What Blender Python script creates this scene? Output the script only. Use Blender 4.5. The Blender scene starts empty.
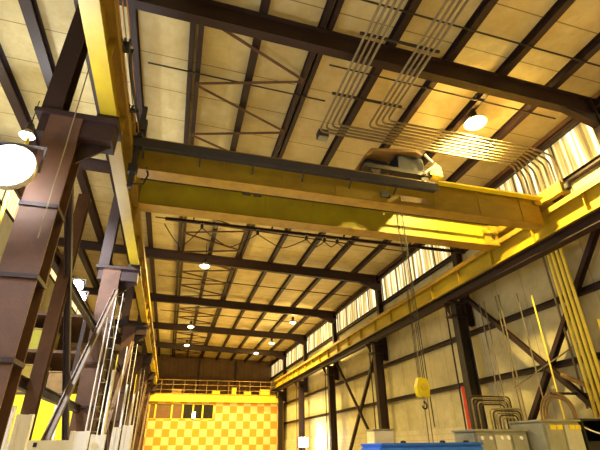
import bpy, bmesh, math, random
from mathutils import Vector, Matrix
random.seed(7)
EYE = 1.6                       # everything below is written relative to eye height
C = bpy.context.scene.collection
PI = math.pi

# ------------------------------------------------------------------ materials
def new_mat(name):
    m = bpy.data.materials.new(name); m.use_nodes = True
    nt = m.node_tree
    return m, nt, nt.nodes['Principled BSDF']

def paint(name, col, col2=None, rough=.55, scale=2.5, amount=.5, metal=0.0, bump=.15, stretch=(1, 1, 1), spec=.4):
    """worn paint: two colours mixed by noise with a shape of its own"""
    m, nt, b = new_mat(name)
    tc = nt.nodes.new('ShaderNodeTexCoord'); mp = nt.nodes.new('ShaderNodeMapping')
    mp.inputs['Scale'].default_value = stretch
    no = nt.nodes.new('ShaderNodeTexNoise'); no.inputs['Scale'].default_value = scale
    no.inputs['Detail'].default_value = 8; no.inputs['Roughness'].default_value = .65
    rp = nt.nodes.new('ShaderNodeValToRGB')
    rp.color_ramp.elements[0].position = .5 - .22 * amount; rp.color_ramp.elements[1].position = .75
    c2 = col2 or tuple(c * .6 for c in col)
    rp.color_ramp.elements[0].color = (*col, 1); rp.color_ramp.elements[1].color = (*c2, 1)
    nt.links.new(tc.outputs['Object'], mp.inputs['Vector']); nt.links.new(mp.outputs[0], no.inputs['Vector'])
    nt.links.new(no.outputs['Fac'], rp.inputs['Fac']); nt.links.new(rp.outputs['Color'], b.inputs['Base Color'])
    n2 = nt.nodes.new('ShaderNodeTexNoise'); n2.inputs['Scale'].default_value = 30
    bp = nt.nodes.new('ShaderNodeBump'); bp.inputs['Strength'].default_value = bump; bp.inputs['Distance'].default_value = .01
    nt.links.new(tc.outputs['Object'], n2.inputs['Vector']); nt.links.new(n2.outputs['Fac'], bp.inputs['Height'])
    nt.links.new(bp.outputs[0], b.inputs['Normal'])
    b.inputs['Roughness'].default_value = rough; b.inputs['Metallic'].default_value = metal
    b.inputs['Specular IOR Level'].default_value = spec
    return m

def emit(name, col, strength):
    m, nt, b = new_mat(name)
    b.inputs['Base Color'].default_value = (*col, 1)
    b.inputs['Emission Color'].default_value = (*col, 1); b.inputs['Emission Strength'].default_value = strength
    return m

def panels(name, base, dirt, seam, axis_a, step_a, axis_b=None, step_b=1.0, width=.02, bump=.4, nscale=.8):
    """sheet surface with seams at regular steps along one or two axes plus dirt"""
    m, nt, b = new_mat(name); N = nt.nodes; L = nt.links
    tc = N.new('ShaderNodeTexCoord'); sp = N.new('ShaderNodeSeparateXYZ'); L.new(tc.outputs['Object'], sp.inputs[0])
    def line(ax, step):
        d = N.new('ShaderNodeMath'); d.operation = 'DIVIDE'; d.inputs[1].default_value = step; L.new(sp.outputs[ax], d.inputs[0])
        f = N.new('ShaderNodeMath'); f.operation = 'FRACT'; L.new(d.outputs[0], f.inputs[0])
        c = N.new('ShaderNodeMath'); c.operation = 'LESS_THAN'; c.inputs[1].default_value = width / step; L.new(f.outputs[0], c.inputs[0])
        return c.outputs[0]
    s = line(axis_a, step_a)
    if axis_b is not None:
        s2 = line(axis_b, step_b); mx = N.new('ShaderNodeMath'); mx.operation = 'MAXIMUM'; L.new(s, mx.inputs[0]); L.new(s2, mx.inputs[1]); s = mx.outputs[0]
    no = N.new('ShaderNodeTexNoise'); no.inputs['Scale'].default_value = nscale; no.inputs['Detail'].default_value = 10; no.inputs['Roughness'].default_value = .7
    L.new(tc.outputs['Object'], no.inputs['Vector'])
    rp = N.new('ShaderNodeValToRGB'); rp.color_ramp.elements[0].position = .35; rp.color_ramp.elements[1].position = .72
    rp.color_ramp.elements[0].color = (*base, 1); rp.color_ramp.elements[1].color = (*dirt, 1); L.new(no.outputs['Fac'], rp.inputs['Fac'])
    mi = N.new('ShaderNodeMix'); mi.data_type = 'RGBA'; L.new(s, mi.inputs['Factor']); L.new(rp.outputs['Color'], mi.inputs['A']); mi.inputs['B'].default_value = (*seam, 1)
    L.new(mi.outputs['Result'], b.inputs['Base Color'])
    n3 = N.new('ShaderNodeTexNoise'); n3.inputs['Scale'].default_value = 2.2; L.new(tc.outputs['Object'], n3.inputs['Vector'])
    bp = N.new('ShaderNodeBump'); bp.inputs['Strength'].default_value = bump; bp.inputs['Distance'].default_value = .12
    L.new(n3.outputs['Fac'], bp.inputs['Height']); L.new(bp.outputs[0], b.inputs['Normal'])
    b.inputs['Roughness'].default_value = .6; b.inputs['Specular IOR Level'].default_value = .25
    return m

def daylight_sheet(name, strength, hot=(1, .9, .55), cool=(.75, .5, .14)):
    """translucent fibreglass lit by daylight: vertical streaks of grime"""
    m, nt, b = new_mat(name); N = nt.nodes; L = nt.links
    tc = N.new('ShaderNodeTexCoord'); mp = N.new('ShaderNodeMapping'); mp.inputs['Scale'].default_value = (3, 4.5, .10)
    L.new(tc.outputs['Object'], mp.inputs['Vector'])
    no = N.new('ShaderNodeTexNoise'); no.inputs['Scale'].default_value = 1.0; no.inputs['Detail'].default_value = 3; L.new(mp.outputs[0], no.inputs['Vector'])
    rp = N.new('ShaderNodeValToRGB'); e = rp.color_ramp.elements
    e[0].position = .40; e[0].color = (*tuple(c * .45 for c in cool), 1); e[1].position = .64; e[1].color = (*hot, 1)
    k = e.new(.5); k.color = (*tuple(c * .95 for c in cool), 1)
    L.new(no.outputs['Fac'], rp.inputs['Fac']); L.new(rp.outputs['Color'], b.inputs['Emission Color'])
    L.new(rp.outputs['Color'], b.inputs['Base Color'])
    b.inputs['Emission Strength'].default_value = strength; b.inputs['Roughness'].default_value = .5
    return m

def checker(name, a, b_, cell):
    m, nt, b = new_mat(name); N = nt.nodes; L = nt.links
    tc = N.new('ShaderNodeTexCoord'); ck = N.new('ShaderNodeTexChecker'); ck.inputs['Scale'].default_value = 1 / cell
    ck.inputs['Color1'].default_value = (*a, 1); ck.inputs['Color2'].default_value = (*b_, 1)
    mp = N.new('ShaderNodeMapping'); mp.inputs['Location'].default_value = (.01, .3, .07)
    L.new(tc.outputs['Object'], mp.inputs['Vector']); L.new(mp.outputs[0], ck.inputs['Vector'])
    no = N.new('ShaderNodeTexNoise'); no.inputs['Scale'].default_value = .7; L.new(tc.outputs['Object'], no.inputs['Vector'])
    mi = N.new('ShaderNodeMix'); mi.data_type = 'RGBA'; mi.blend_type = 'MULTIPLY'; mi.inputs['Factor'].default_value = .35
    L.new(ck.outputs['Color'], mi.inputs['A']); L.new(no.outputs['Color'], mi.inputs['B'])
    L.new(mi.outputs['Result'], b.inputs['Base Color']); b.inputs['Roughness'].default_value = .5
    return m

M = dict(
 deck=panels('roof_insulation', (.66, .56, .30), (.48, .37, .16), (.26, .19, .08), 'Y', 1.22, None, 1.6, .03, .5, 1.1),
 sheet=panels('wall_insulation', (.56, .50, .31), (.36, .31, .17), (.26, .21, .11), 'Y', 1.22, None, 1, .02, .45, .9),
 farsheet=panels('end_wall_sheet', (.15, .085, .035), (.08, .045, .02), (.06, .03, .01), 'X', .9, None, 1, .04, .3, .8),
 block=panels('painted_block', (.62, .55, .36), (.42, .37, .24), (.34, .29, .18), 'Z', .2, 'Y', .4, .012, .1, 1.5),
 concrete=paint('concrete', (.50, .45, .36), (.38, .34, .27), .8, 1.2),
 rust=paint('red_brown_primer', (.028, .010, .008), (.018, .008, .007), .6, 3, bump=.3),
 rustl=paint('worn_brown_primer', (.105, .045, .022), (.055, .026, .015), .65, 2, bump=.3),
 pale_brown=paint('pale_brace', (.20, .14, .10), (.12, .07, .05), .65, 3),  # paler brown for the left braces that fall towards the camera
 dark=paint('dark_steel', (.022, .018, .016), (.05, .03, .02), .6, 3),
 crane=paint('crane_yellow', (.34, .24, .014), (.22, .13, .012), .5, 1.6, .8, stretch=(1, .5, 2)),
 crane2=paint('crane_yellow_shade_tint', (.38, .33, .012), (.28, .22, .012), .5, 1.6, .6),  # far girder is yellow too; the olive of its shade is in the colour
 flange=paint('girder_flange', (.36, .22, .02), (.22, .11, .015), .5, 3),
 runway=paint('runway_yellow', (.46, .34, .012), (.30, .18, .012), .5, 1.1, .8, stretch=(1, .6, 2)),
 walk=paint('walkway_grey', (.035, .035, .045), (.06, .05, .05), .6, 3),
 pipe=paint('galvanised_conduit', (.22, .18, .10), (.14, .10, .06), .5, 5, metal=.1),
 ypipe=paint('yellow_pipe', (.86, .70, .10), (.74, .56, .07), .45, 5),
 brightyel=paint('safety_yellow', (.90, .72, .02), (.80, .58, .02), .45, 4),
 bluebox=paint('dark_blue_enclosure', (.012, .016, .045), (.01, .01, .02), .5, 5),
 tan=paint('tan_cover', (.32, .19, .06), (.2, .11, .04), .6, 4),
 blue=paint('blue_machine_paint', (.02, .15, .70), (.015, .11, .5), .4, 3),
 grey=paint('grey_cabinet', (.36, .35, .27), (.26, .25, .19), .5, 3, metal=.1),
 greyl=paint('pale_cabinet_door', (.55, .53, .42), (.45, .43, .33), .5, 3),
 white=paint('white_paint', (.86, .84, .80), (.76, .73, .68), .5, 3),
 black=paint('black_plastic', (.012, .012, .012), (.02, .02, .02), .4, 3),
 red=paint('red_pipe', (.50, .04, .02), (.35, .03, .02), .5, 4),
 wire=paint('orange_conductor', (.55, .27, .08), (.4, .2, .06), .5, 4),
 rubber=paint('cable_rubber', (.02, .017, .015), (.04, .03, .02), .6, 6),
 steel=paint('bare_steel', (.5, .48, .44), (.35, .3, .26), .35, 6, metal=.8),
 checks=checker('yellow_orange_checks', (.80, .33, .02), (.82, .68, .30), .64),
 trimy=paint('trim_yellow', (.80, .62, .05), (.7, .5, .04), .5, 2),
 glassd=paint('dark_glass', (.02, .018, .015), (.03, .025, .02), .12, 2, bump=0, spec=.8),
 blind=paint('brown_blind', (.18, .09, .04), (.12, .06, .03), .6, 2),
 lampw=emit('sodium_lamp', (1, .78, .36), 30),
 lampb=emit('halide_lamp', (.82, .90, 1), 60),
 lampfar=emit('sodium_lamp_distant', (1, .86, .6), 12),
 shade=paint('lamp_housing', (.5, .45, .35), (.4, .35, .28), .4, 5, metal=.4),
 win=daylight_sheet('daylight_fibreglass', 1.35, (1, .95, .70), (.42, .30, .09)),
 winl=daylight_sheet('daylight_fibreglass_left', 1.3, (1, .95, .7), (.75, .6, .3)),
 door=emit('daylight_doorway', (1, .96, .85), 4.0),
)

# ------------------------------------------------------------------ mesh helpers
class MB:
    def __init__(s): s.bm = bmesh.new()
    def box(s, x0, x1, y0, y1, z0, z1, bev=0):
        vs = [s.bm.verts.new((x, y, z)) for x in (x0, x1) for y in (y0, y1) for z in (z0, z1)]
        fs = []
        for q in ((0, 1, 3, 2), (4, 6, 7, 5), (0, 4, 5, 1), (2, 3, 7, 6), (0, 2, 6, 4), (1, 5, 7, 3)):
            fs.append(s.bm.faces.new([vs[i] for i in q]))
        if bev:
            es = list({e for f in fs for e in f.edges})
            bmesh.ops.bevel(s.bm, geom=es, offset=bev, segments=2, affect='EDGES')
        return s
    def frame(s, p0, p1, up=(0, 0, 1)):
        p0 = Vector(p0); p1 = Vector(p1); d = (p1 - p0).normalized(); u = Vector(up)
        if abs(d.dot(u)) > .98: u = Vector((0, 1, 0)) if abs(d.y) < .9 else Vector((1, 0, 0))
        r = d.cross(u).normalized(); u = r.cross(d).normalized()
        return p0, p1, r, u
    def bar(s, p0, p1, w, h, up=(0, 0, 1), off=(0, 0)):
        p0, p1, r, u = s.frame(p0, p1, up); o = r * off[0] + u * off[1]
        a = [p + o + r * i * w / 2 + u * j * h / 2 for p in (p0, p1) for i, j in ((-1, -1), (1, -1), (1, 1), (-1, 1))]
        v = [s.bm.verts.new(q) for q in a]
        for q in ((3, 2, 1, 0), (4, 5, 6, 7), (0, 1, 5, 4), (1, 2, 6, 5), (2, 3, 7, 6), (3, 0, 4, 7)):
            s.bm.faces.new([v[i] for i in q])
        return s
    def ibeam(s, p0, p1, d, w, tf=.025, tw=.015, up=(0, 0, 1)):
        """I section of depth d along up and width w"""
        p0, p1, r, u = s.frame(p0, p1, up)
        pr = [(-w/2, -d/2), (w/2, -d/2), (w/2, -d/2+tf), (tw/2, -d/2+tf), (tw/2, d/2-tf), (w/2, d/2-tf), (w/2, d/2), (-w/2, d/2), (-w/2, d/2-tf), (-tw/2, d/2-tf), (-tw/2, -d/2+tf), (-w/2, -d/2+tf)]
        A = [s.bm.verts.new(p0 + r*a + u*b) for a, b in pr]; B = [s.bm.verts.new(p1 + r*a + u*b) for a, b in pr]
        n = len(pr)
        for i in range(n): s.bm.faces.new((A[i], A[(i+1) % n], B[(i+1) % n], B[i]))
        s.bm.faces.new(A[::-1]); s.bm.faces.new(B)
        return s
    def angle(s, p0, p1, a=.08, t=.012, up=(0, 0, 1)):
        s.bar(p0, p1, a, t, up, (0, -a/2)); s.bar(p0, p1, t, a, up, (-a/2, 0)); return s
    def tube(s, pts, r, n=8, closed=False):
        pts = [Vector(p) for p in pts]; rings = []
        m = len(pts); ref = None
        for i, p in enumerate(pts):
            if closed: d = pts[(i+1) % m] - pts[i-1]
            else: d = pts[min(i+1, m-1)] - pts[max(i-1, 0)]
            d.normalize()
            if ref is None:
                ref = Vector((0, 0, 1)) if abs(d.z) < .9 else Vector((1, 0, 0))
            a = (ref - d * ref.dot(d)).normalized(); ref = a; b = d.cross(a)
            rings.append([s.bm.verts.new(p + (a*math.cos(t) + b*math.sin(t)) * r) for t in [2*PI*k/n for k in range(n)]])
        rng = range(m) if closed else range(m-1)
        for i in rng:
            A = rings[i]; B = rings[(i+1) % m]
            for k in range(n): s.bm.faces.new((A[k], A[(k+1) % n], B[(k+1) % n], B[k]))
        if not closed:
            s.bm.faces.new(rings[0][::-1]); s.bm.faces.new(rings[-1])
        return s
    def lathe(s, c, prof, n=20, axis='Z', cap=True):
        """prof: (radius, height) pairs along axis from centre c"""
        rings = []
        for r, h in prof:
            ring = []
            for k in range(n):
                t = 2*PI*k/n; a, b = r*math.cos(t), r*math.sin(t)
                v = {'Z': (a, b, h), 'X': (h, a, b), 'Y': (b, h, a)}[axis]
                ring.append(s.bm.verts.new(Vector(c) + Vector(v)))
            rings.append(ring)
        for A, B in zip(rings, rings[1:]):
            for k in range(n): s.bm.faces.new((A[k], A[(k+1) % n], B[(k+1) % n], B[k]))
        if cap:
            s.bm.faces.new(rings[0][::-1]); s.bm.faces.new(rings[-1])
        return s
    def poly(s, pts, t):
        """a flat outline given thickness vector t"""
        A = [s.bm.verts.new(Vector(p)) for p in pts]; B = [s.bm.verts.new(Vector(p) + Vector(t)) for p in pts]
        s.bm.faces.new(A[::-1]); s.bm.faces.new(B); n = len(A)
        for i in range(n): s.bm.faces.new((A[i], A[(i+1) % n], B[(i+1) % n], B[i]))
        return s
    def build(s, name, mat, parent=None, smooth=False, at=None):
        for v in s.bm.verts: v.co.z += EYE
        bmesh.ops.recalc_face_normals(s.bm, faces=s.bm.faces[:])
        xs = [v.co.x for v in s.bm.verts]; ys = [v.co.y for v in s.bm.verts]; zs = [v.co.z for v in s.bm.verts]
        org = Vector(((min(xs)+max(xs))/2, (min(ys)+max(ys))/2, min(zs)))
        for v in s.bm.verts: v.co -= org
        me = bpy.data.meshes.new(name); s.bm.to_mesh(me); s.bm.free()
        if smooth:
            for p in me.polygons: p.use_smooth = True
        me.materials.append(mat)
        o = bpy.data.objects.new(name, me); C.objects.link(o)
        w = WORLD.get(parent.name, Vector()) if parent else Vector()
        o.location = org - w
        if parent: o.parent = parent
        WORLD[o.name] = org
        return o
WORLD = {}

def tag(o, label, cat, group=None, kind=None):
    o['label'] = label; o['category'] = cat
    if group: o['group'] = group
    if kind: o['kind'] = kind
    return o
def thing(name, loc, label, cat, group=None):
    o = bpy.data.objects.new(name, None); C.objects.link(o); o.empty_display_size = .2
    o.location = (loc[0], loc[1], loc[2] + EYE); WORLD[o.name] = o.location.copy()
    return tag(o, label, cat, group)
def struct(o, label, cat):
    return tag(o, label, cat, None, 'structure')
def elbow(pts, r=.18, n=6):
    """round the corners of a poly line"""
    P = [Vector(p) for p in pts]; out = [P[0]]
    for a, b, c in zip(P, P[1:], P[2:]):
        u = (a-b).normalized(); v = (c-b).normalized()
        q0 = b + u*r; q1 = b + v*r
        for k in range(n+1):
            t = k/n; out.append((1-t)**2*q0 + 2*t*(1-t)*b + t*t*q1)
    out.append(P[-1]); return out

FRAMES = [6.5, 13.5, 20.7, 28.0, 35.3, 42.6]
ORD = ['first', 'second', 'third', 'fourth', 'fifth', 'sixth', 'seventh', 'eighth', 'ninth', 'tenth']
def deckH(x): return 8.78 + .03 * (10 - x)
Y0, Y1 = -4.0, 50.0
XL, XR = -6.6, 10.5

# ------------------------------------------------------------------ shell
struct(MB().box(XL-.3, 11.2, Y0, Y1+.3, -EYE-.1, -EYE).build('floor', M['concrete']), 'grey concrete floor of the hall', 'floor')
b = MB()
for x0, x1 in ((XL-.3, XR+.3),):
    b.poly([(x0, Y0, deckH(x0)), (x1, Y0, deckH(x1)), (x1, Y0, deckH(x1)+.12), (x0, Y0, deckH(x0)+.12)], (0, Y1-Y0+.3, 0))
struct(b.build('ceiling', M['deck']), 'cream insulation-faced underside of the metal roof', 'ceiling')
struct(MB().box(XR, XR+.15, Y0, Y1, .6, 6.93).build('wall_right', M['sheet']), 'tan insulated sheet wall on the right, above the block base', 'wall')
struct(MB().box(XR-.08, XR+.2, Y0, Y1, -EYE, .6).build('wall_right_base', M['block']), 'pale painted block base of the right wall', 'wall')
struct(MB().box(XR, XR+.15, Y0, Y1, 8.42, deckH(XR)).build('trim_1', M['rustl']), 'brown eave strip above the right windows', 'trim')
struct(MB().box(XL-.15, XL, Y0, Y1, -EYE, 7.7).build('wall_left', M['sheet']), 'sheet wall of the left aisle', 'wall')
struct(MB().box(XL-.15, XL, Y0, Y1, 8.7, deckH(XL)).build('trim_2', M['rustl']), 'brown eave strip above the left windows', 'trim')
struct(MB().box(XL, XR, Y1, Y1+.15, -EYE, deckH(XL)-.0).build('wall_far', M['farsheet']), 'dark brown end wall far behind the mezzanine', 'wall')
nw = 0
edges = [-4.0] + FRAMES + [50.0]
for i, (a, c) in enumerate(zip(edges, edges[1:])):
    for side, X, h0, h1, mat in (('right', XR+.06, 6.93, 8.42, M['win']), ('left', XL-.06, 7.7, 8.7, M['winl'])):
        nw += 1
        m = MB(); n = int((c-a)/.09); vs = []
        for k in range(n+1):
            y = a+.12 + (c-a-.24)*k/n; x = X + (.022 if k % 2 else -.022)
            vs.append((m.bm.verts.new((x, y, h0)), m.bm.verts.new((x, y, h1)), m.bm.verts.new((x+.01, y, h0)), m.bm.verts.new((x+.01, y, h1))))
        for p, q in zip(vs, vs[1:]):
            m.bm.faces.new((p[0], q[0], q[1], p[1])); m.bm.faces.new((p[2], p[3], q[3], q[2]))
            m.bm.faces.new((p[0], p[2], q[2], q[0])); m.bm.faces.new((p[1], q[1], q[3], p[3]))
        w = m.build('window_%d' % nw, mat)
        struct(w, 'translucent corrugated clerestory strip, %s bay from the camera on the %s wall' % (ORD[i], side), 'window')
        f = MB(); s = -1 if side == 'right' else 1
        xx = X + s*.07
        for h in (h0, h1): f.bar((xx, a, h), (xx, c, h), .10, .07)
        for k in range(1, 4):
            y = a + (c-a)*k/4; f.bar((xx, y, h0), (xx, y, h1), .03, .03)
        f.build('window_frame', M['rust'], w)

# ------------------------------------------------------------------ roof steel
place = ['above the camera side of the crane', 'just behind the crane girders', 'one bay beyond the crane', 'two bays beyond the crane', 'three bays beyond the crane', 'over the checkered office front']
for i, y in enumerate(FRAMES):
    d = .62 if i == 0 else .5
    def H(x): return deckH(x) - .27 - d/2
    t = thing('roof_rafter', (4, y, H(4)-d/2), 'dark brown I-section roof rafter %s' % place[i], 'beam', 'roof rafters over the crane hall')
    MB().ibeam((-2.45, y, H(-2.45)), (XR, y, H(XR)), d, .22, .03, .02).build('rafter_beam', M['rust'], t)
    for x in (-.45, 2.4, 5.8, 9.0): MB().bar((x, y, H(x)-d/2+.03), (x, y, H(x)+d/2-.03), .2, .015, (0, 1, 0)).build('stiffener', M['rust'], t)
    m = MB(); m.poly([(XR-.1, y-.09, H(10)-d/2), (9.1, y-.09, H(9.1)-d/2), (XR-.1, y-.09, H(10)-d/2-.45)], (0, .18, 0))
    m.build('haunch', M['rust'], t)
    t = MB().ibeam((XL+.05, y, H(XL)), (-2.45, y, H(-2.45)), d*.8, .2, .025, .02).build('aisle_rafter', M['rust'])
    tag(t, 'dark aisle rafter behind the left columns, %s from the camera' % ORD[i], 'beam', 'rafters of the left aisle')
PX = [(-1.92, 'just right of the left runway beam'), (-.45, 'left chord of the rod bracing'), (1.0, 'crossing the middle of the bracing'), (2.5, 'right chord of the rod bracing'),
      (4.2, 'between the two conduit bundles'), (5.8, 'right of both conduit bundles'), (7.4, 'passing over the near bright lamp'), (9.0, 'nearest the right windows')]
for x, where in PX:
    h = deckH(x) - .13; wide = x in (-.45, 2.5)
    m = MB()
    if wide:
        m.ibeam((x-.1, Y0, h), (x-.1, Y1, h), .24, .12, .02, .015); m.ibeam((x+.1, Y0, h), (x+.1, Y1, h), .24, .12, .02, .015)
    else: m.ibeam((x, Y0, h), (x, Y1, h), .26, .18, .02, .015)
    o = m.build('roof_purlin', M['rust']); tag(o, 'dark brown lengthwise roof purlin %s' % where, 'beam', 'roof purlins')
o = MB().ibeam((10.32, Y0, 8.3), (10.32, Y1, 8.3), .22, .14).build('eave_beam', M['rust']); tag(o, 'dark brown eave beam along the top of the right windows', 'beam')
for x, where in ((-3.0, 'nearest the left runway'), (-4.2, 'between the other two aisle purlins'), (-5.4, 'nearest the left wall')):
    o = MB().ibeam((x, Y0, deckH(x)-.17), (x, Y1, deckH(x)-.17), .30, .26, .03, .02).build('roof_purlin', M['rust'])
    tag(o, 'broad dark purlin over the left aisle, %s' % where, 'beam', 'roof purlins of the left aisle')
bays = list(zip([-.8] + FRAMES, FRAMES + [50.0]))
where = ['in front of the near rafter', 'above the crane bridge', 'just behind the crane bridge', 'over the nearest small lamp', 'fourth bay back', 'fifth bay back', 'over the mezzanine']
for i, (a, c) in enumerate(bays):
    h = deckH(1) - .32
    t = thing('rod_bracing', (1, (a+c)/2, h), 'thin red-brown zigzag roof bracing %s' % where[i], 'bracing', 'zigzag roof bracing')
    n = 3; st = (c-a-.5)/n
    for k in range(n):
        y = a + .25 + st*k
        MB().angle((-.35, y, h), (2.4, y+st*.58, h), .08, .014).build('diagonal', M['rustl'], t)
        MB().angle((-.35, y+st-.06, h), (2.4, y+st*.58+.06, h), .08, .014).build('diagonal', M['rustl'], t)
# thin hangers / conduits crossing the ceiling
k = 0
for y, x0, x1, txt in ((5.45, 1.0, 9.8, 'in front of the near rafter'), (7.35, 2.9, 9.9, 'between the near rafter and the lamp'), (8.6, -1.6, 3.2, 'left of the conduit bend, above the crane'),
                  (17.2, -1.6, 10.2, 'in the bay behind the crane'), (24.4, -1.6, 10.2, 'two bays behind the crane'), (31.6, -1.6, 10.2, 'three bays behind the crane')):
    h0, h1 = deckH(x0)-.29, deckH(x1)-.29
    o = MB().tube([(x0, y, h0), (x1, y, h1)], .022 if k < 3 else .03, 6).build('ceiling_conduit', M['dark'])
    tag(o, 'thin dark conduit crossing the purlins %s' % txt, 'conduit', 'thin cross conduits under the purlins'); k += 1

# ------------------------------------------------------------------ right wall steel
wr = ['beside the conduit drops nearest the camera', 'with the red pipe at its foot', 'right of the yellow-lit cross brace', 'at the left end of the far cross brace', 'fourth column beyond the crane', 'beside the checkered office front']
for i, y in enumerate(FRAMES):
    t = thing('crane_column', (9.9, y, -EYE), 'dark right-hand wall column %s' % wr[i], 'column', 'columns along the right wall')
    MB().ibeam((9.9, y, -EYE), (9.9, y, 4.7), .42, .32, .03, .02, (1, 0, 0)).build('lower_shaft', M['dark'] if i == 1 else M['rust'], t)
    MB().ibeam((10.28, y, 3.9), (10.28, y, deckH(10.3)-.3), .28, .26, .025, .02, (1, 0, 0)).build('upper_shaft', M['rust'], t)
    m = MB(); m.box(9.35, 10.15, y-.22, y+.22, 4.7, 4.76)
    m.poly([(9.55, y-.015, 4.7), (9.25, y-.015, 4.7), (9.55, y-.015, 4.2)], (0, .03, 0)); m.box(9.45, 10.1, y-.2, y+.2, 4.2, 4.25)
    m.build('cap_bracket', M['rust'], t)
    m = MB(); m.box(9.5, 10.1, y-.25, y+.25, -EYE, -EYE+.03)
    m.build('base_plate', M['dark'], t)
    if i < 5:
        o = MB().tube([(9.6, y+.32, -EYE), (9.6, y+.32, 4.7)], .03, 8).build('column_conduit', M['dark'])
        tag(o, 'thin dark conduit standing in front of the right wall, %s from the camera' % ORD[i], 'conduit', 'conduits beside the right wall columns')
for h, txt in ((6.85, 'under the clerestory windows'), (5.45, 'half hidden behind the runway beam'), (3.68, 'crossing behind the hoist ropes'), (2.0, 'level with the yellow hook block')):
    s = .16 if h > 1 else .08
    o = MB().ibeam((10.4, Y0, h), (10.4, Y1, h), s, .16, .02, .015, (0, 0, 1)).build('wall_girt', M['rust'])
    tag(o, 'dark brown horizontal wall girt %s' % txt, 'beam', 'girts of the right wall')
for (y0, h0, y1, h1, txt, r) in ((13.2, 4.9, 8.0, -.3, 'falling from the second column towards the yellow pipes', .13), (7.4, 5.2, 12.3, -.3, 'rising towards the yellow pipes, crossing another brace', .13),
                          (20.9, 5.2, 26.9, -1.0, 'leaning left below the third column', .13), (27.7, 5.2, 21.2, -1.0, 'leaning right against the yellow-lit wall', .10)):
    xx = 10.22 if h0 > 5.0 and y1 > y0 else 10.10
    t = thing('cross_brace', (xx, (y0+y1)/2, min(h0, h1)), 'dark steel cross brace %s' % txt, 'brace', 'cross braces on the right wall')
    MB().ibeam((xx, y0, h0), (xx, y1, h1), r*1.3, r, .015, .012, (1, 0, 0)).build('brace_bar', M['rust'], t)
    m = MB()
    for yy, hh in ((y0, h0), (y1, h1)): m.box(xx-.1, xx-.08, yy-.2, yy+.2, hh-.2, hh+.2)
    m.build('gusset_plate', M['dark'], t)

# ------------------------------------------------------------------ runways
def runway(x, inner, label, y0, y1, mat):
    t = thing('runway_beam', (x, (y0+y1)/2, 5.1), label, 'crane runway')
    m = MB(); m.bar((x, y0, 5.43), (x, y1, 5.43), .03, .62)
    m.bar((x, y0, 5.12), (x, y1, 5.12), .26, .04)
    m.build('web_and_flange', mat, t)
    m = MB(); m.bar((x, y0, 5.76), (x, y1, 5.76), .38, .04)
    for s in (-1, 1): m.bar((x+s*.18, y0, 5.69), (x+s*.18, y1, 5.69), .02, .12)
    m.build('top_channel', M['flange'], t)
    m = MB(); m.bar((x, y0, 5.83), (x, y1, 5.83), .06, .09); m.bar((x, y0, 5.79), (x, y1, 5.79), .12, .02)
    m.build('crane_rail', M['dark'], t)
    m = MB(); y = y0 + .9
    while y < y1:
        m.box(x-.12, x+.12, y-.01, y+.01, 5.14, 5.72); y += 1.83
    m.build('web_stiffener', mat, t)
    return t
runway(9.55, -1, 'long yellow crane runway beam along the right wall', -3.0, 43.0, M['runway'])
runway(-1.62, 1, 'long yellow crane runway beam on top of the left columns', -3.0, 43.0, M['runway'])
o = MB().ibeam((9.62, -3, 4.93), (9.62, 43, 4.93), .30, .30).build('runway_tie_beam', M['rust']); tag(o, 'dark brown tie beam hugging the underside of the right runway', 'beam')

# ------------------------------------------------------------------ left columns
wl = ['largest and nearest, next to the bluish floodlight', 'second from the camera with a cable ladder on its face', 'third from the camera, narrow behind the cable ladder', 'fourth from the camera', 'fifth from the camera', 'farthest, beside the checkered office']
for i, y in enumerate(FRAMES):
    t = thing('crane_column', (-2.2, y, -EYE), 'brown left-hand crane column, %s' % wl[i], 'column', 'columns along the left side')
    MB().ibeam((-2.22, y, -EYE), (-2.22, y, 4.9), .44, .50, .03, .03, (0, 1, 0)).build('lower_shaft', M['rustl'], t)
    m = MB()
    for h in (-.1, 1.0, 2.1, 3.2): m.box(-2.48, -1.96, y-.26, y+.24, h-.03, h+.03)
    m.build('batten_plate', M['rust'], t)
    m = MB(); m.box(-2.7, -1.42, y-.26, y+.26, 4.90, 4.98); m.box(-2.6, -1.47, y-.2, y+.2, 4.55, 4.90); m.box(-1.8, -1.45, y-.18, y+.18, 4.98, 5.1)
    m.poly([(-1.97, y-.02, 4.55), (-1.5, y-.02, 4.55), (-1.97, y-.02, 4.15)], (0, .04, 0))
    m.build('cap_bracket', M['rust'], t)
    MB().ibeam((-2.5, y, 4.98), (-2.5, y, deckH(-2.5)-.3), .34, .3, .03, .02, (0, 1, 0)).build('upper_shaft', M['rust'], t)
for i, (a, c) in enumerate(zip(FRAMES[:-1], FRAMES[1:])):
    tz = ['between the two nearest left columns', 'between the second and third left columns', 'third gap back', 'fourth gap back', 'fifth gap back'][i]
    for (p, q, txt, mat) in (((a+.3, 4.2), (c-.3, -1.55), 'falling away from the camera', M['rust']), ((c-.3, 4.2), (a+.6, -1.55), 'falling towards the camera', M['rustl'])):
        x = -2.12 if mat is M['rust'] else -1.98
        o = MB().ibeam((x, p[0], p[1]), (x, q[0], q[1]), .12, .10, .02, .015, (1, 0, 0)).build('cross_brace', M['rust'] if mat is M['rust'] else M['pale_brown'])
        tag(o, 'left side cross brace %s, %s' % (txt, tz), 'brace', 'cross braces of the left columns')
o = MB().ibeam((-2.2, 8.4, -EYE), (-2.2, 8.4, 4.6), .2, .2, .02, .015, (0, 1, 0)).build('aisle_post', M['rustl']); tag(o, 'slim brown post just behind the largest left column', 'column')
for h, txt in ((3.05, 'upper rail'), (.95, 'lower rail')):
    o = MB().ibeam((-2.35, 6.8, h), (-2.35, 42.3, h), .18, .12).build('column_strut', M['rust']); tag(o, 'long dark strut tying the left columns together, %s' % txt, 'beam', 'struts between the left columns')
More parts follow.
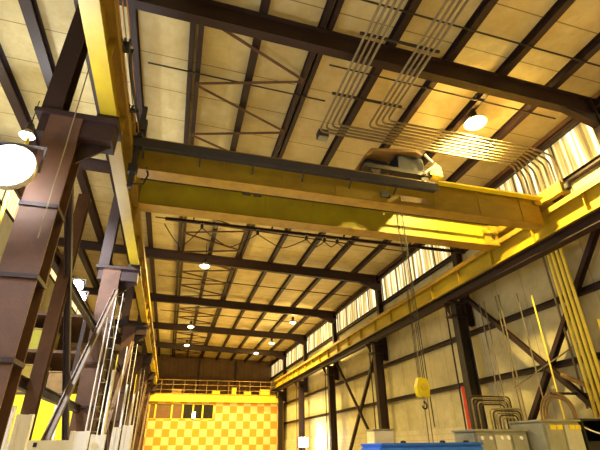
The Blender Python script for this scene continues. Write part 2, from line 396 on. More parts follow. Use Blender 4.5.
# thin pipe on first column, cable ladder on second
o = MB().tube([(-2.05, 6.1, 2.6), (-2.05, 6.1, 6.6)], .010, 8).build('column_pipe', M['pipe']); tag(o, 'thin pale rod passing the cap of the largest left column', 'pipe')
o = MB().tube([(-2.62, 6.2, -1.5), (-2.62, 6.2, 4.3)], .03, 8).build('column_pipe', M['ypipe']); tag(o, 'thin yellowish pipe left of the largest left column', 'pipe')
for y, x, txt in ((13.15, -1.85, 'second'), (20.35, -1.85, 'third'), (27.6, -1.85, 'fourth')):
    t = thing('cable_ladder', (x, y, -EYE), 'pale upright cable ladder on the %s left column' % txt, 'cable ladder', 'cable ladders on the left columns')
    m = MB()
    for s in (-.09, .09): m.tube([(x+s, y, -EYE), (x+s, y, 4.1)], .014, 6)
    m.build('side_rail', M['white'], t)
    m = MB(); h = -1.4
    while h < 4.0: m.tube([(x-.09, y, h), (x+.09, y, h)], .01, 6); h += .3
    m.build('rung', M['pipe'], t)
for x, y, txt in ((-1.62, 13.0, 'nearest of the three right of the second left column'), (-1.5, 16.0, 'middle of the three beyond the second left column'), (-1.45, 18.8, 'farthest of the three, near the third left column')):
    o = MB().tube([(x, y, -EYE), (x, y, 1.9)], .035, 8).build('conduit_riser', M['white']); tag(o, 'white upright conduit, %s' % txt, 'conduit', 'white conduit risers at lower left')

for k, (x, y, h, txt) in enumerate(((-1.9, 12.2, 3.2, 'just before the second left column'), (-1.78, 14.6, 2.6, 'just beyond the second left column'), (-1.85, 17.4, 3.4, 'midway to the third left column'), (-1.7, 21.6, 3.0, 'just beyond the third left column'), (-1.7, 24.5, 2.6, 'far down the left row'))):
    o = MB().tube([(x, y, -EYE), (x, y, h)], .02, 8).build('column_conduit', M['ypipe'] if k % 2 else M['white']); tag(o, 'thin pale conduit standing %s' % txt, 'conduit', 'thin conduits along the left columns')
# conductor wires beside left runway
for k in range(5):
    x = -1.62 + .065*k
    o = MB().tube([(x, 2.5, 6.05), (x, 7.9, 6.05)], .011, 6).build('conductor_wire', M['wire'])
    tag(o, 'orange bare conductor wire beside the left runway, %s from the left' % ORD[k], 'wire', 'conductor wires by the left runway')
for y, txt in ((3.6, 'nearest the camera'), (5.6, 'middle one, with the round black reel'), (7.1, 'nearest the crane')):
    t = thing('wire_bracket', (-1.5, y, 5.9), 'dark bracket carrying the conductor wires, %s' % txt, 'bracket', 'conductor wire brackets')
    MB().box(-1.95, -1.3, y-.03, y+.03, 5.9, 5.97).build('arm', M['dark'], t)
    m = MB()
    for k in range(5): m.lathe((-1.62+.065*k, y, 5.97), [(.022, 0), (.03, .03), (.02, .05), (.028, .08), (.016, .11)], 10)
    m.build('insulator', M['rust'], t)
t = thing('cable_reel', (-1.35, 5.45, 5.75), 'small round black reel hanging at the conductor wires', 'reel')
MB().lathe((-1.38, 5.45, 5.88), [(.10, -.05), (.12, -.05), (.12, -.03), (.07, -.03), (.07, .03), (.12, .03), (.12, .05), (.10, .05)], 20, 'X').build('drum', M['black'], t)
MB().lathe((-1.38, 5.45, 5.88), [(.03, -.09), (.03, .09)], 12, 'X').build('hub', M['steel'], t)
o = MB().tube(elbow([(-1.36, 5.6, 5.95), (-1.36, 6.0, 5.85), (-1.34, 6.6, 5.86), (-1.34, 7.2, 5.98), (-1.34, 7.8, 6.15)], .2), .03, 8).build('power_cable', M['walk']); tag(o, 'dark flexible cable from the wires to the crane bridge', 'cable')

# ------------------------------------------------------------------ the crane
cr = thing('overhead_crane', (4, 9.3, 5.5), 'yellow double-girder travelling overhead crane spanning the hall', 'crane')
GX0, GX1 = -1.42, 9.3
def girder(y0, y1, h0, h1, mat, fl, nm):
    m = MB(); m.box(GX0, GX1, y0, y1, h0, h1)
    g = m.build(nm, mat, cr)
    m = MB(); m.box(GX0, GX1, y0-.07, y1+.07, h0-.03, h0); m.box(GX0, GX1, y0-.07, y1+.07, h1, h1+.03)
    m.build('flange', fl, g)
    x = GX0+.6
    while x < GX1: MB().box(x-.008, x+.008, y0-.02, y0, h0, h1).build('rib', mat, g); x += 1.35
    m = MB(); ym = (y0+y1)/2; m.bar((GX0+.1, ym, h1+.07), (GX1-.1, ym, h1+.07), .05, .08); m.build('trolley_rail', M['dark'], g)
    return g
g1 = girder(8.25, 8.47, 5.34, 6.12, M['crane'], M['flange'], 'girder')
g2 = girder(10.2, 10.5, 5.58, 6.3, M['crane2'], M['flange'], 'girder')
m = MB(); m.box(8.9, 9.42, 10.12, 10.2, 5.55, 6.1, .02)
m.build('end_plate', M['crane'], cr)
m = MB(); m.lathe((9.2, 10.12, 5.85), [(.06, -.03), (.06, .02)], 14, 'Y'); m.build('pin_hole', M['black'], cr)
# walkway along near girder
w = MB(); w.box(GX0, 5.9, 7.95, 8.17, 5.80, 5.83)
w.box(GX0, 5.9, 7.92, 7.95, 5.72, 5.93)
x = GX0+.2
while x < 5.9: w.bar((x, 7.97, 5.80), (x, 8.25, 5.62), .03, .03); x += 1.2
w.build('walkway', M['walk'], cr)
# collector mast hanging at the left end
m = MB(); m.box(-1.40, -1.30, 8.02, 8.12, 4.75, 6.9, .01); m.box(-1.46, -1.24, 7.98, 8.14, 6.2, 6.5, .01); m.box(-1.44, -1.26, 7.98, 8.14, 5.1, 5.3, .01)
m.build('collector_mast', M['walk'], cr)
m = MB(); m.box(-1.62, -1.28, 8.0, 8.06, 6.0, 6.04); m.build('collector_arm', M['dark'], cr)
m = MB(); m.tube([(-1.33, 8.0, 4.8), (-1.1, 8.1, 4.9), (-1.05, 8.2, 5.2), (-1.12, 8.25, 5.4)], .02, 6); m.build('collector_lead', M['rubber'], cr)
# end trucks
for x, lx in ((9.55, 1), (-1.62, -1)):
    m = MB(); m.box(x-.17, x+.17, 7.5, 11.4, 5.98, 6.34, .02)
    e = m.build('end_truck', M['crane'], cr)
    for y in (7.8, 11.1):
        MB().lathe((x, y, 6.05), [(.10, -.05), (.19, -.05), (.19, -.035), (.165, -.03), (.165, .03), (.19, .035), (.19, .05), (.10, .05)], 24, 'X').build('wheel', M['dark'], e)
    for y in (7.42, 11.42): MB().box(x-.08, x+.08, y-.06, y+.06, 6.05, 6.22, .02).build('bumper', M['black'], e)
    if x > 0:
        MB().box(x-.42, x-.17, 8.2, 8.6, 5.95, 6.1).build('corner_gusset', M['crane'], e); MB().box(x-.42, x-.17, 10.1, 10.6, 5.98, 6.3).build('corner_gusset', M['crane'], e)
m = MB(); m.bar((6.0, 8.1, 6.1), (9.3, 8.1, 6.1), .16, .05); m.build('cover_strip', M['brightyel'], cr)
# capacity plates (illegible in the photograph)
m = MB(); m.box(4.42, 4.66, 8.22, 8.245, 5.5, 5.68); m.build('nameplate', M['dark'], cr)
m = MB(); m.box(4.95, 5.75, 8.22, 8.245, 5.46, 5.62); m.build('nameplate', M['tan'], cr)
m = MB()
for xx in (1.3, 1.6): m.lathe((xx, 9.9, 6.15), [(.03, -.12), (.09, -.1), (.09, .1), (.03, .12)], 14, 'X')
m.build('shaft_coupling', M['black'], cr)
MB().tube([(GX0, 9.9, 6.15), (GX1, 9.9, 6.15)], .03, 8).build('drive_shaft', M['rust'], cr)
# festoon rail + loops under far girder
m = MB(); m.ibeam((-.75, 10.85, 5.56), (8.6, 10.85, 5.56), .08, .07, .012, .01)
for xx in (0, 2.2, 4.4, 6.6, 8.2): m.bar((xx, 10.85, 5.58), (xx, 10.6, 5.68), .04, .04)
m.build('festoon_rail', M['rust'], cr)
fx = [-.75, .24, 1.8, 3.24, 3.8, 4.2, 4.6]
sag = [.62, .5, .36, .22, .16, .12]
for i, (a, c) in enumerate(zip(fx, fx[1:])):
    pts = []
    for k in range(13):
        u = k/12; pts.append((a+(c-a)*u, 10.85, 5.40 - sag[i]*(1-abs(2*u-1)**1.25)))
    o = MB().tube(pts, .014, 6).build('festoon_cable', M['rubber'])
    o['label'] = 'dark festoon cable loop under the far girder, %s from the left' % ORD[i]; o['category'] = 'cable'; o['group'] = 'festoon cable loops'
for i, a in enumerate(fx[1:]):
    t = thing('festoon_trolley', (a, 10.85, 5.38), 'tiny cable trolley on the festoon rail, %s from the left' % ORD[i], 'trolley', 'festoon trolleys')
    m = MB(); m.box(a-.04, a+.04, 10.81, 10.89, 5.38, 5.50, .01); m.build('hanger', M['dark'], t)
    m = MB()
    for s in (-.03, .03): m.lathe((a+s, 10.81, 5.51), [(.018, -.01), (.018, .01)], 10, 'Y')
    m.build('roller', M['steel'], t)
# ------------------------------------------------------------------ hoist trolley
t = thing('hoist_trolley', (5.2, 9.3, 6.2), 'dark blue and brown hoist trolley riding on the crane girders', 'hoist')
m = MB()
for yy in (8.38, 10.35): m.box(4.1, 6.05, yy-.08, yy+.08, 6.42, 6.54)
for xx in (4.2, 5.1, 5.95): m.box(xx-.08, xx+.08, 8.38, 10.35, 6.43, 6.53)
m.build('frame', M['dark'], t)
for xx in (4.4, 5.8):
    for yy, zz in ((8.36, 6.36), (10.35, 6.54)): MB().lathe((xx, yy, zz), [(.05, -.05), (.13, -.05), (.13, -.035), (.11, -.03), (.11, .04), (.05, .04)], 20, 'Y').build('wheel', M['dark'], t)
m = MB(); m.lathe((5.2, 9.55, 6.78), [(.24, -.72), (.28, -.72), (.28, -.68)] + [(.21 + .012*(k % 2), -.66 + k*.0275) for k in range(49)] + [(.28, .68), (.28, .72), (.24, .72)], 24, 'X'); m.build('rope_drum', M['dark'], t)
m = MB(); m.box(5.05, 5.85, 8.3, 8.85, 6.5, 6.98, .03); m.build('electrical_enclosure', M['bluebox'], t)
m = MB(); m.lathe((4.6, 8.65, 6.72), [(.1, -.35), (.17, -.33)] + [(.17+.012*(k % 2), -.3+k*.03) for k in range(18)] + [(.16, .28), (.08, .32)], 20, 'X'); m.build('hoist_motor', M['bluebox'], t)
m = MB(); m.poly([(4.1, 8.25, 6.75), (4.3, 8.25, 7.0), (5.65, 8.25, 7.22), (5.85, 8.25, 7.08), (5.8, 8.25, 7.02), (5.62, 8.25, 7.12), (4.36, 8.25, 6.92), (4.16, 8.25, 6.75)], (0, 1.5, 0)); m.build('cover_plate', M['tan'], t)
m = MB(); m.poly([(5.98, 8.28, 6.48), (6.38, 8.28, 6.46), (6.36, 8.28, 6.78), (6.2, 8.28, 6.9)], (0, .2, 0)); m.build('end_guard', M['brightyel'], t)
MB().bar((5.8, 8.24, 6.46), (6.1, 8.24, 6.72), .05, .05).build('guard_edge', M['white'], t); MB().bar((5.88, 8.24, 7.08), (6.1, 8.24, 6.85), .05, .05).build('guard_edge', M['white'], t)
# ropes, hook block
for k, (x, y, txt) in enumerate(((5.39, 9.25, 'leftmost'), (5.45, 9.3, 'second from the left'), (5.51, 9.26, 'second from the right'), (5.58, 9.31, 'rightmost'))):
    o = MB().tube([(x, y, 1.34), (x, y, 6.6)], .009, 6).build('hoist_rope', M['dark']); tag(o, 'steel rope above the yellow hook block, %s of four' % txt, 'rope', 'hoist ropes')
hb = thing('hook_block', (5.48, 9.28, .8), 'bright yellow hoist hook block with black hook hanging before the wall', 'hook block')
m = MB(); m.poly([(5.33, 9.2, .99), (5.60, 9.2, .96), (5.64, 9.2, 1.2), (5.59, 9.2, 1.38), (5.38, 9.2, 1.40), (5.30, 9.2, 1.2)], (0, .16, 0))
bmesh.ops.bevel(m.bm, geom=m.bm.edges[:], offset=.015, segments=2, affect='EDGES'); m.build('housing', M['brightyel'], hb)
m = MB(); m.lathe((5.47, 9.18, 1.19), [(.08, -.01), (.08, .21)], 20, 'Y'); m.build('sheave_cover', M['trimy'], hb)
m = MB(); pts = [(5.48, 9.28, .98), (5.48, 9.28, .88)]
for k in range(13):
    a = math.radians(80 - k*22); pts.append((5.48 + .055*math.cos(a), 9.28, .80 + .065*math.sin(a)))
m.tube(pts, .018, 10); m.build('hook', M['black'], hb, True)
m = MB(); m.lathe((5.48, 9.28, .90), [(.035, 0), (.04, .02), (.04, .05), (.025, .07)], 14); m.build('swivel', M['steel'], hb)
o = MB().tube([(5.85, 9.6, .38), (5.80, 9.6, 3.0), (5.76, 9.6, 6.4)], .014, 6).build('pendant_cable', M['rubber']); tag(o, 'thin black control cable hanging right of the yellow hook block', 'cable')

# ------------------------------------------------------------------ roof conduits
for j in range(8):
    xb = (4.28 + .13*(3-j)) if j < 4 else (3.05 + .13*(7-j))
    yr = 7.9 + .125*j
    yd = 8.05 + .2*j
    h = 7.72
    pts = [(xb, -3.0, h), (xb, yr, h), (9.35, yr, h), (10.22, yd, h-.05), (10.22, yd, .8 if j > 3 else 6.0)]
    o = MB().tube(elbow(pts, .2), .03, 8).build('roof_conduit', M['pipe'], None, True)
    tag(o, 'galvanised conduit bending under the roof towards the right windows, %s from the crane outwards' % ORD[7-j] if False else
        'roof conduit of the %s bundle turning to the right wall, %s from the left' % ('right' if j < 4 else 'left', ORD[(3-j) if j < 4 else (7-j)]), 'conduit', 'roof conduits')
for y, x0, x1, txt in ((1.5, 2.95, 4.85, 'near the top edge of the view'), (5.6, 2.95, 4.85, 'just before the near rafter'), (7.4, 2.95, 4.85, 'just before the conduits bend')):
    o = MB().bar((x0, y, 7.79), (x1, y, 7.79), .05, .05).build('conduit_hanger', M['dark']); tag(o, 'dark strut carrying both conduit bundles %s' % txt, 'bracket', 'conduit hanger struts')
# junction boxes at the bends
t = thing('junction_box', (3.3, 8.4, 7.8), 'small dark junction box where the left conduit bundle bends', 'box')
MB().box(3.1, 3.4, 8.95, 9.2, 7.75, 7.98, .01).build('body', M['walk'], t); MB().box(3.12, 3.38, 8.97, 9.18, 7.73, 7.75).build('cover', M['grey'], t)
# yellow pipes on the right wall
for k in range(4):
    y = 8.95 - .15*k
    o = MB().tube(elbow([(9.85, y+.25, 5.2), (9.88, y, 4.9), (9.88, y, .0)], .12), .042, 10).build('yellow_pipe', M['ypipe'], None, True)
    tag(o, 'bright yellow upright pipe below the right runway, %s of four from the left' % ORD[k], 'pipe', 'yellow wall pipes')
for k, (y, h1, mat, r) in enumerate(((8.15, 2.75, 'ypipe', .035), (7.95, 2.75, 'ypipe', .035), (10.0, 3.95, 'ypipe', .022), (10.55, 4.2, 'pipe', .018), (11.35, 4.4, 'pipe', .022), (11.5, 4.4, 'pipe', .022), (12.1, 4.4, 'pipe', .02), (12.35, 4.4, 'pipe', .02), (16.6, 4.6, 'pipe', .02), (16.9, 4.6, 'pipe', .02))):
    txt = ['short yellow pipe right of the four yellow pipes', 'short yellow pipe at the right edge of the view', 'thin yellow pipe left of the four yellow pipes', 'thin grey pipe left of the single yellow pipe',
           'grey pipe right of the looped conduits, right of its pair', 'grey pipe right of the looped conduits, left of its pair', 'grey pipe above the looped conduits, right of its pair', 'grey pipe above the looped conduits, left of its pair',
           'faint wall pipe near the hook block, right of its pair', 'faint wall pipe near the hook block, left of its pair'][k]
    x = 9.96
    o = MB().tube([(x, y, .0), (x, y, h1)], r, 8).build('wall_pipe', M[mat]); tag(o, txt, 'pipe', 'thin pipes on the right wall')
o = MB().tube([(10.0, 11.6, 1.55), (10.0, 8.9, 2.35)], .02, 8).build('wall_pipe', M['pipe']); tag(o, 'thin pale pipe sloping across the wall by the cross braces', 'pipe')
o = MB().tube([(9.3, 13.2, -EYE), (9.3, 13.2, 1.75)], .05, 10).build('fire_pipe', M['red']); tag(o, 'red upright pipe at the foot of the second right column', 'pipe')
# looped conduits
for k in range(10):
    g = k // 5; j = k % 5
    x0 = (8.85 if g == 0 else 8.95) + .08*j; wd = (1.5 if g == 0 else 1.1) - .16*j; top = (1.36 if g == 0 else .95) - .06*j
    yy = (12.35 if g == 0 else 11.6) - .02*j
    pts = elbow([(x0, yy, -EYE), (x0, yy, top), (x0+wd, yy, top), (x0+wd, yy, -EYE)], .14)
    o = MB().tube(pts, .024, 8).build('looped_conduit', M['pipe'] if k % 2 else M['dark'], None, True)
    tag(o, '%s conduit arch behind the cabinet, %s from the outside of the %s nest' % ('pale' if k % 2 else 'dark', ORD[j], ('wider rear', 'smaller front')[g]), 'conduit', 'looped conduits')
# coiled hose
t = thing('hose_coil', (9.3, 9.5, -.3), 'dusky coiled hose hanging above the grey cabinet', 'hose')
for k in range(3):
    r = .42 + .06*k; pts = [(9.3 - .03*k, 9.45 + r*math.cos(a), .62 + r*math.sin(a)) for a in [2*PI*q/28 for q in range(28)]]
    MB().tube(pts, .025, 8, True).build('coil', M['tan'], t, True)
MB().tube([(9.2, 9.45, 1.15), (10.4, 9.45, 1.15)], .03, 8).build('hook_peg', M['dark'], t)
# diagonal duct near right edge
o = MB().tube([(9.95, 9.7, 1.65), (9.95, 8.2, .85)], .06, 10).build('sloping_duct', M['tan']); tag(o, 'brown duct sloping down behind the yellow pipes at the right edge', 'duct')

# ------------------------------------------------------------------ machines at the bottom right
def cabinet(name, x0, x1, y0, y1, top, label, doors):
    t = thing(name, ((x0+x1)/2, (y0+y1)/2, -EYE), label, 'cabinet')
    m = MB(); m.box(x0, x1, y0, y1, -EYE, top, .02); m.build('body', M['grey'], t)
    m = MB(); m.box(x0-.03, x1+.03, y0-.03, y1+.03, top, top+.04, .01); m.build('roof_cap', M['grey'], t)
    n = doors; w = (x1-x0)/n
    for k in range(n):
        d = MB().box(x0+w*k+.03, x0+w*(k+1)-.03, y0-.03, y0-.003, -EYE+.1, top-.06, .005).build('door', M['greyl'] if k % 2 else M['grey'], t)
        m = MB(); m.box(x0+w*k+.08, x0+w*k+.11, y0-.06, y0-.03, -.6, -.4, .005); m.build('handle', M['dark'], d)
    return t
t1 = cabinet('control_cabinet', 5.72, 6.93, 8.0, 8.7, .24, 'grey steel control cabinet right of the blue machine', 3)
t2 = cabinet('control_cabinet', 7.0, 7.9, 7.6, 8.5, .40, 'taller grey control cabinet left of the black box', 2)
o = MB(); 
for xx, tt in ((5.85, t1), (6.05, t1), (6.3, t1), (6.45, t1), (6.75, t1)):
    m = MB(); m.lathe((xx, 7.97, .12), [(.03, -.03), (.035, -.02), (.03, .01)], 12, 'Y'); m.build('indicator', M['white'], tt)
for xx in (7.2, 7.36, 7.65, 7.8):
    m = MB(); m.box(xx-.06, xx+.06, 7.55, 7.57, .26, .34); m.build('indicator', M['brightyel'], t2)
t = thing('black_box', (8.4, 7.9, -EYE), 'open black equipment box at the right edge with pale cable inside', 'equipment box')
m = MB(); m.box(7.96, 8.9, 8.3, 8.35, -EYE, .42); m.box(7.96, 8.0, 7.6, 8.3, -EYE, .42); m.box(8.86, 8.9, 7.6, 8.3, -EYE, .42); m.box(7.96, 8.9, 7.6, 8.35, .42, .46); m.box(8.0, 8.86, 7.6, 8.3, -EYE, .05)
m.build('shell', M['black'], t)
MB().tube(elbow([(8.0, 7.7, .34), (8.3, 7.64, .2), (8.86, 7.64, .12)], .15), .015, 8).build('cable', M['white'], t)
t = thing('junction_box', (8.55, 8.9, 1.2), 'small grey wall box hidden behind the single yellow pipe', 'box') if False else None
# blue machine
t = thing('blue_machine', (4.7, 8.1, -EYE), 'top of a blue painted machine at the bottom edge', 'machine')
m = MB(); m.box(3.58, 5.66, 7.7, 8.6, -EYE, .01, .03); m.build('body', M['blue'], t)
m = MB(); m.box(3.58, 5.66, 7.68, 8.6, .01, .05, .01); m.build('top_cap', M['blue'], t)
m = MB()
for xx in (4.1, 4.9, 5.4): m.lathe((xx, 7.85, .05), [(.05, 0), (.05, .03), (.02, .04)], 12)
m.build('lifting_lug', M['dark'], t)
t = thing('white_crate', (6.7, 18.8, -EYE), 'pale box standing at the foot of the third right column', 'box')
m = MB(); m.box(8.4, 9.3, 18.6, 19.4, -EYE, .6, .02); m.build('body', M['white'], t)
m = MB(); m.box(8.35, 9.35, 18.55, 19.45, .6, .66, .01); m.build('lid', M['grey'], t)

# ------------------------------------------------------------------ office block
OY = 43.0
t = thing('site_office', (4, 45, -EYE), 'two-storey office block with yellow and orange checkered front', 'building')
m = MB(); m.box(-2.1, 9.95, OY, OY+.1, -EYE, 2.3); m.box(3.75, 9.95, OY, OY+.1, 2.3, 3.75); m.box(-2.1, -1.9, OY, OY+.1, 2.3, 3.75); m.box(-2.1, 3.75, OY, OY+.1, 3.6, 3.75)
m.build('checkered_wall', M['checks'], t)
m = MB(); m.box(9.85, 9.95, OY+.1, 49.9, -EYE, 3.75); m.box(-2.1, -2.0, OY+.1, 49.9, -EYE, 3.75); m.build('side_wall', M['trimy'], t)
m = MB(); m.box(-2.2, 10.1, OY-.25, 49.9, 3.75, 4.3); m.build('floor_edge_trim', M['trimy'], t)
m = MB(); m.box(9.95, 10.25, OY-.12, OY+.12, -EYE, 4.2); m.build('corner_post', M['trimy'], t)
xs = [-1.9, -1.35, .05, 1.0, 1.9, 2.75, 3.75]; 
for k, (a, c) in enumerate(zip(xs, xs[1:])):
    w_ = MB(); w_.box(a, a+.07, OY-.03, OY+.06, 2.3, 3.6); w_.box(c-.07, c, OY-.03, OY+.06, 2.3, 3.6); w_.box(a, c, OY-.03, OY+.06, 2.3, 2.37); w_.box(a, c, OY-.03, OY+.06, 3.53, 3.6)
    f = w_.build('window_frame', M['trimy'], t)
    MB().box(a+.07, c-.07, OY+.02, OY+.04, 2.37, 3.53).build('pane', M['blind'] if k < 3 else M['glassd'], f)
t2 = thing('window_reflection', (1.95, OY-.2, 2.35), 'glowing plate standing in for the white reflection in the office windows', 'lamp')  # reflection in the panes, made as a glowing plate
MB().box(1.88, 2.12, OY-.12, OY-.04, 2.4, 2.9, .01).build('diffuser', emit('reflection_glow', (.8, .9, 1), 5), t2)
MB().box(1.84, 2.16, OY-.05, OY-.02, 2.35, 2.95, .01).build('housing', M['white'], t2)
# mezzanine railing
t = thing('mezzanine_railing', (4, OY-.1, 4.3), 'long thin pipe railing along the top of the office block', 'railing')
for h in (4.75, 5.2, 5.6):
    MB().tube([(-2.1, OY-.1, h), (10, OY-.1, h)], .022, 6).build('rail', M['tan'], t)
for k in range(13):
    x = -2.1 + k*12.1/12; MB().tube([(x, OY-.1, 4.3), (x, OY-.1, 5.6)], .022, 6).build('post', M['tan'], t)
MB().box(-2.1, 10, OY-.13, OY-.1, 4.3, 4.45).build('toe_board', M['flange'], t)
for k, (x, w, h, mat) in enumerate(((.3, .9, .55, 'tan'), (3.9, .7, .5, 'brightyel'), (5.6, .4, .8, 'trimy'), (6.9, .6, .5, 'brightyel'), (8.6, .9, .7, 'trimy'))):
    txt = ['brown', 'squat yellow', 'narrow upright yellow', 'small yellow', 'large yellow'][k]
    t = thing('storage_crate', (x, 44.0, 4.3), '%s crate on the mezzanine floor, %s from the left' % (txt, ORD[k]), 'crate', 'crates on the mezzanine')
    MB().box(x-w/2, x+w/2, 43.7, 44.4, 4.3, 4.3+h, .02).build('body', M[mat], t)
    m = MB(); m.box(x-w/2-.03, x+w/2+.03, 43.67, 44.43, 4.3+h, 4.35+h); m.build('lid', M['tan'], t)
o = MB().ibeam((-2.4, 49.7, 6.6), (10.4, 49.7, 6.6), .3, .2).build('end_wall_beam', M['rustl']); tag(o, 'dark red beam across the end wall above the mezzanine', 'beam')
for x, tt in ((2.4, 'left'), (6.4, 'right')):
    o = MB().ibeam((x, 49.8, 4.4), (x, 49.8, 8.6), .3, .2, up=(0, 1, 0)).build('end_wall_column', M['rust']); tag(o, 'dark end wall column above the mezzanine, %s one' % tt, 'column', 'end wall columns')

# ------------------------------------------------------------------ lower left: panels, sign, cabinets, shelf
def panel_thing(x0, x1, y, top, mat, label, name='wall_panel', cat='panel', group=None, th=.08):
    t = thing(name, ((x0+x1)/2, y, -EYE), label, cat, group)
    MB().box(x0, x1, y, y+th, -EYE, top, .01).build('sheet', mat, t)
    m = MB(); m.box(x0-.02, x0+.03, y-.02, y+th+.02, -EYE, top+.005); m.box(x1-.03, x1+.02, y-.02, y+th+.02, -EYE, top+.005); m.build('edge_post', M['white'], t)
    return t
for x0, x1, y, top, txt in ((-2.12, -1.95, 7.6, .46, 'upright white panel in front of the slim brown post'), (-2.42, -2.24, 7.7, .58, 'tall white panel at the bottom left corner'),
        (-1.36, -1.16, 7.6, .24, 'low white panel below the foot of the second left column'), (-1.12, -.95, 7.9, .20, 'lowest white panel, right of the low one'),
        (-.82, -.75, 7.9, .30, 'narrow white panel below the cable ladders'), (-.68, -.58, 7.9, .33, 'narrow white panel nearest the checkered office'), (-1.62, -1.42, 8.2, .12, 'white panel low behind the sloping brace')):
    panel_thing(x0, x1, y, top, M['white'], txt, group='white panels at the lower left')
for k, (x0, x1, y, top, txt) in enumerate(((-4.6, -3.95, 15.2, 1.45, 'left one'), (-3.85, -3.3, 15.2, 1.35, 'middle one'), (-3.2, -2.7, 15.2, 1.5, 'right one'))):
    panel_thing(x0, x1, y, top, M['brightyel'], 'bright yellow safety panel in the left aisle, %s' % txt, 'safety_panel', 'panel', 'yellow safety panels')
t = thing('notice_board', (-1.9, 8.0, -EYE), 'white board with dark marks at the bottom left', 'sign')
MB().box(-2.3, -1.45, 8.0, 8.04, -EYE, .13, .005).build('board', M['white'], t)
for k in range(4): MB().box(-2.2+.05*k, -2.165+.05*k, 7.985, 8.0, .03, .09).build('marking', M['black'], t)
MB().box(-1.93, -1.88, 7.985, 8.0, .04, .10).build('marking', M['black'], t)
# storage rack in the left aisle
t = thing('storage_rack', (-4.5, 20, -EYE), 'tall brown storage rack filling the left aisle behind the columns', 'rack')
for x in (-5.9, -3.4):
    for y in (17, 21, 25, 29): MB().bar((x, y, -EYE), (x, y, 4.4), .12, .12).build('upright', M['rust'], t)
for h in (.2, 1.6, 3.0, 4.3):
    MB().box(-5.95, -3.35, 17, 29, h, h+.1).build('shelf', M['rustl'], t)
for k, (x, y, h, w, d, hh, mat) in enumerate(((-3.9, 17.8, 1.7, .7, .9, .7, 'tan'), (-4.8, 17.7, 1.7, .8, .8, .9, 'crane'), (-3.9, 19.4, 3.1, .8, 1.0, .6, 'tan'), (-4.9, 18.0, 3.1, .9, .9, .8, 'crane2'), (-3.9, 22.5, 1.7, .8, 1.2, .8, 'brightyel'), (-5.2, 18.0, .3, .9, .9, .9, 'brightyel'), (-4.0, 17.7, .3, .8, .8, .8, 'trimy'))):
    txt = ['brown crate on the second shelf', 'ochre crate on the second shelf, left', 'brown crate on the third shelf', 'olive crate on the third shelf', 'yellow crate deeper on the second shelf', 'yellow crate low down, left', 'pale yellow crate low down, right'][k]
    t = thing('storage_crate', (x, y, h), 'rack %s' % txt, 'crate', 'crates on the storage rack')
    MB().box(x-w/2, x+w/2, y-d/2, y+d/2, h, h+hh, .02).build('body', M[mat], t)
    m = MB(); m.box(x-w/2-.02, x+w/2+.02, y-d/2-.02, y+d/2+.02, h+hh, h+hh+.05, .01); m.build('lid', M['tan'], t)
for h, tt in ((2.6, 'lower'), (5.2, 'upper')):
    o = MB().ibeam((-6.45, Y0, h), (-6.45, Y1, h), .18, .16).build('wall_girt', M['rust']); tag(o, 'dark girt on the left aisle wall, %s one' % tt, 'beam', 'girts of the left wall')

# ------------------------------------------------------------------ lamps
SOD = (1.0, .73, .22)
def light(name, loc, energy, col, parent, size=.15, spot=None):
    if spot:
        l = bpy.data.lights.new(name, 'SPOT'); l.spot_size = spot; l.spot_blend = .6
    else: l = bpy.data.lights.new(name, 'POINT')
    l.energy = energy; l.color = col; l.shadow_soft_size = size
    o = bpy.data.objects.new(name, l); C.objects.link(o); o.parent = parent
    o.location = Vector((loc[0], loc[1], loc[2]+EYE)) - WORLD[parent.name]
    return o
def highbay(x, y, h, label, energy, R=.24, mat='lampfar', col=SOD, pf=.22):
    if mat == 'lampw': pf = .08
    t = thing('high_bay_lamp', (x, y, h-.1), label, 'lamp', 'high bay lamps under the roof')
    top = deckH(x) - .25
    MB().lathe((x, y, h), [(.05, .42), (.09, .40), (.10, .22), (.07, .18)], 16).build('ballast_housing', M['dark'], t)
    MB().tube([(x, y, h+.42), (x, y, top)], .015, 6).build('stem', M['dark'], t)
    MB().lathe((x, y, h), [(.07, .20), (R*.6, .14), (R, .0), (R*.98, .0), (R*.57, .12), (.06, .18)], 24, cap=False).build('reflector', M['shade'], t, True)
    MB().lathe((x, y, h), [(.01, -.10), (R*.5, -.08), (R*.8, -.03), (R*.9, .01), (R*.55, .1), (.02, .12)], 24).build('lens', M[mat], t, True)
    light('bulb', (x, y, h-.16), energy*pf, col, t, .12)
    l = light('downlight', (x, y, h-.14), energy*3.2, col, t, .2, math.radians(150)); l.data.spot_blend = .5
    return t
NE = 1200
highbay(7.62, 8.0, 8.36, 'bright yellow-white lamp nearest the camera, above the crane at upper right', 3300, .33, 'lampw', pf=.08)
highbay(.75, 19.3, 7.62, 'bright lamp under the bracing, nearest of those behind the crane', NE)
highbay(7.75, 29.7, 8.0, 'lamp right of centre below the far rafters', NE)
highbay(.68, 32.0, 7.85, 'upper of the two small lamps above the office windows', NE*.9)
highbay(.66, 39.0, 7.95, 'lower of the two small lamps above the office windows', NE*1.1)
highbay(7.2, 41.5, 8.0, 'small lamp near the far right corner above the office', NE*.6)
highbay(7.45, 35.6, 7.75, 'small dim lamp between the two right-hand far lamps', NE*.7)
# fill lamps added out of view behind the camera, in line with the row
highbay(7.3, -1.5, 8.0, 'fill lamp added behind the camera, right', 260)
highbay(1.2, -1.5, 8.0, 'fill lamp added behind the camera, left', 260)
highbay(1.3, 3.0, 9.0-.6, 'lamp overhead above the top edge of the view', 0.1) if False else None

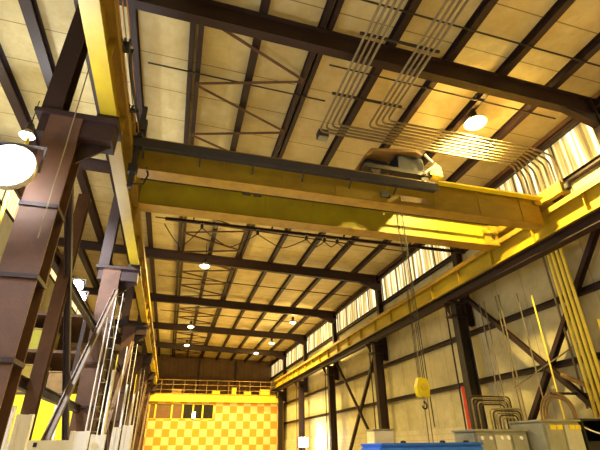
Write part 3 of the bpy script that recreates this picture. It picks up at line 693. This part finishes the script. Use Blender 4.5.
highbay(-4.4, 1.5, 5.0, 'bluish fill lamp added out of view over the left aisle', 420, .24, 'lampb', (.85, .9, 1), pf=.05)  # unseen lamp added to whiten the lower left panels
highbay(-4.7, 11.0, 7.7, 'lamp added under the left aisle roof to brighten the aisle', 1300, .2, 'lampb', (.9, .95, 1), pf=.3)  # added lamp, lights the yellow panels and the aisle ceiling
def flood(x, y, h, R, label, energy, aim):
    t = thing('floodlight', (x, y, h-R), label, 'lamp', 'bluish floodlights on the left')
    MB().lathe((x, y, h), [(R*.55, .22), (R*.9, .12), (R, 0), (R*1.08, 0), (R*1.0, .14), (R*.6, .26)], 24, 'Y', cap=False).build('housing', M['shade'], t, True)
    MB().lathe((x, y, h), [(R*.98, .0), (R*.7, -.05), (R*.2, -.07)], 24, 'Y').build('lens', M['lampb'], t, True)
    m = MB(); m.bar((x-R*1.1, y+.1, h), (x-R*1.1, y+.1, h+R*1.3), .03, .03); m.bar((x+R*1.1, y+.1, h), (x+R*1.1, y+.1, h+R*1.3), .03, .03); m.bar((x-R*1.1, y+.1, h+R*1.3), (x+R*1.1, y+.1, h+R*1.3), .03, .03)
    m.build('yoke', M['dark'], t)
    light('bulb', (x, y-.2, h), energy, (.72, .82, 1), t, .15)
flood(-2.45, 5.5, 3.35, .31, 'glaring blue-white floodlight at the left edge', 260, None)
flood(-2.95, 12.7, 4.10, .16, 'upper small white floodlight left of the second left column', 110, None)
flood(-2.8, 12.6, 3.72, .16, 'lower small white floodlight left of the second left column', 110, None)
# bright work light low on the right
t = thing('work_light', (10.1, 34.2, -EYE), 'glaring white work light at the foot of a far right column', 'lamp')
MB().box(9.1, 9.8, 33.2, 33.3, .0, .62, .03).build('diffuser', emit('work_light_white', (1, .97, .92), 9), t)
MB().box(9.05, 9.85, 33.3, 33.45, -.05, .67, .03).build('housing', M['dark'], t)
MB().tube([(9.45, 33.4, -EYE), (9.45, 33.4, -.05)], .04, 8).build('stand', M['dark'], t)
light('bulb', (9.3, 32.7, .5), 350, (1, .93, .75), t, .3)

# low lamps lighting the bays behind (light comes from these row lamps)
# ------------------------------------------------------------------ world: dim amber fill light added through the open camera end
w = bpy.data.worlds.new('World'); bpy.context.scene.world = w; w.use_nodes = True
bg = w.node_tree.nodes['Background']; bg.inputs[0].default_value = (1, .72, .30, 1); bg.inputs[1].default_value = .2

# ------------------------------------------------------------------ camera
yaw, pitch, roll = [math.radians(a) for a in (15.73, 27.44, -0.63)]
cy, sy, cp, sp = math.cos(yaw), math.sin(yaw), math.cos(pitch), math.sin(pitch)
f = Vector((sy*cp, cy*cp, sp)); r = Vector((cy, -sy, 0)); u = r.cross(f)
c, s = math.cos(roll), math.sin(roll)
R_, U_ = r*c + u*s, -r*s + u*c
cam = bpy.data.cameras.new('Camera'); co = bpy.data.objects.new('Camera', cam); C.objects.link(co)
mw = Matrix((R_, U_, -f)).transposed().to_4x4(); mw.translation = Vector((0, 0, EYE)); co.matrix_world = mw
cam.sensor_fit = 'HORIZONTAL'; cam.sensor_width = 36; cam.lens = 36*428/600; cam.clip_start = .05; cam.clip_end = 300
sc = bpy.context.scene; sc.camera = co
sc.view_settings.view_transform = 'Standard'; sc.view_settings.look = 'None'; sc.view_settings.gamma = 1
sc.view_settings.exposure = 0.32
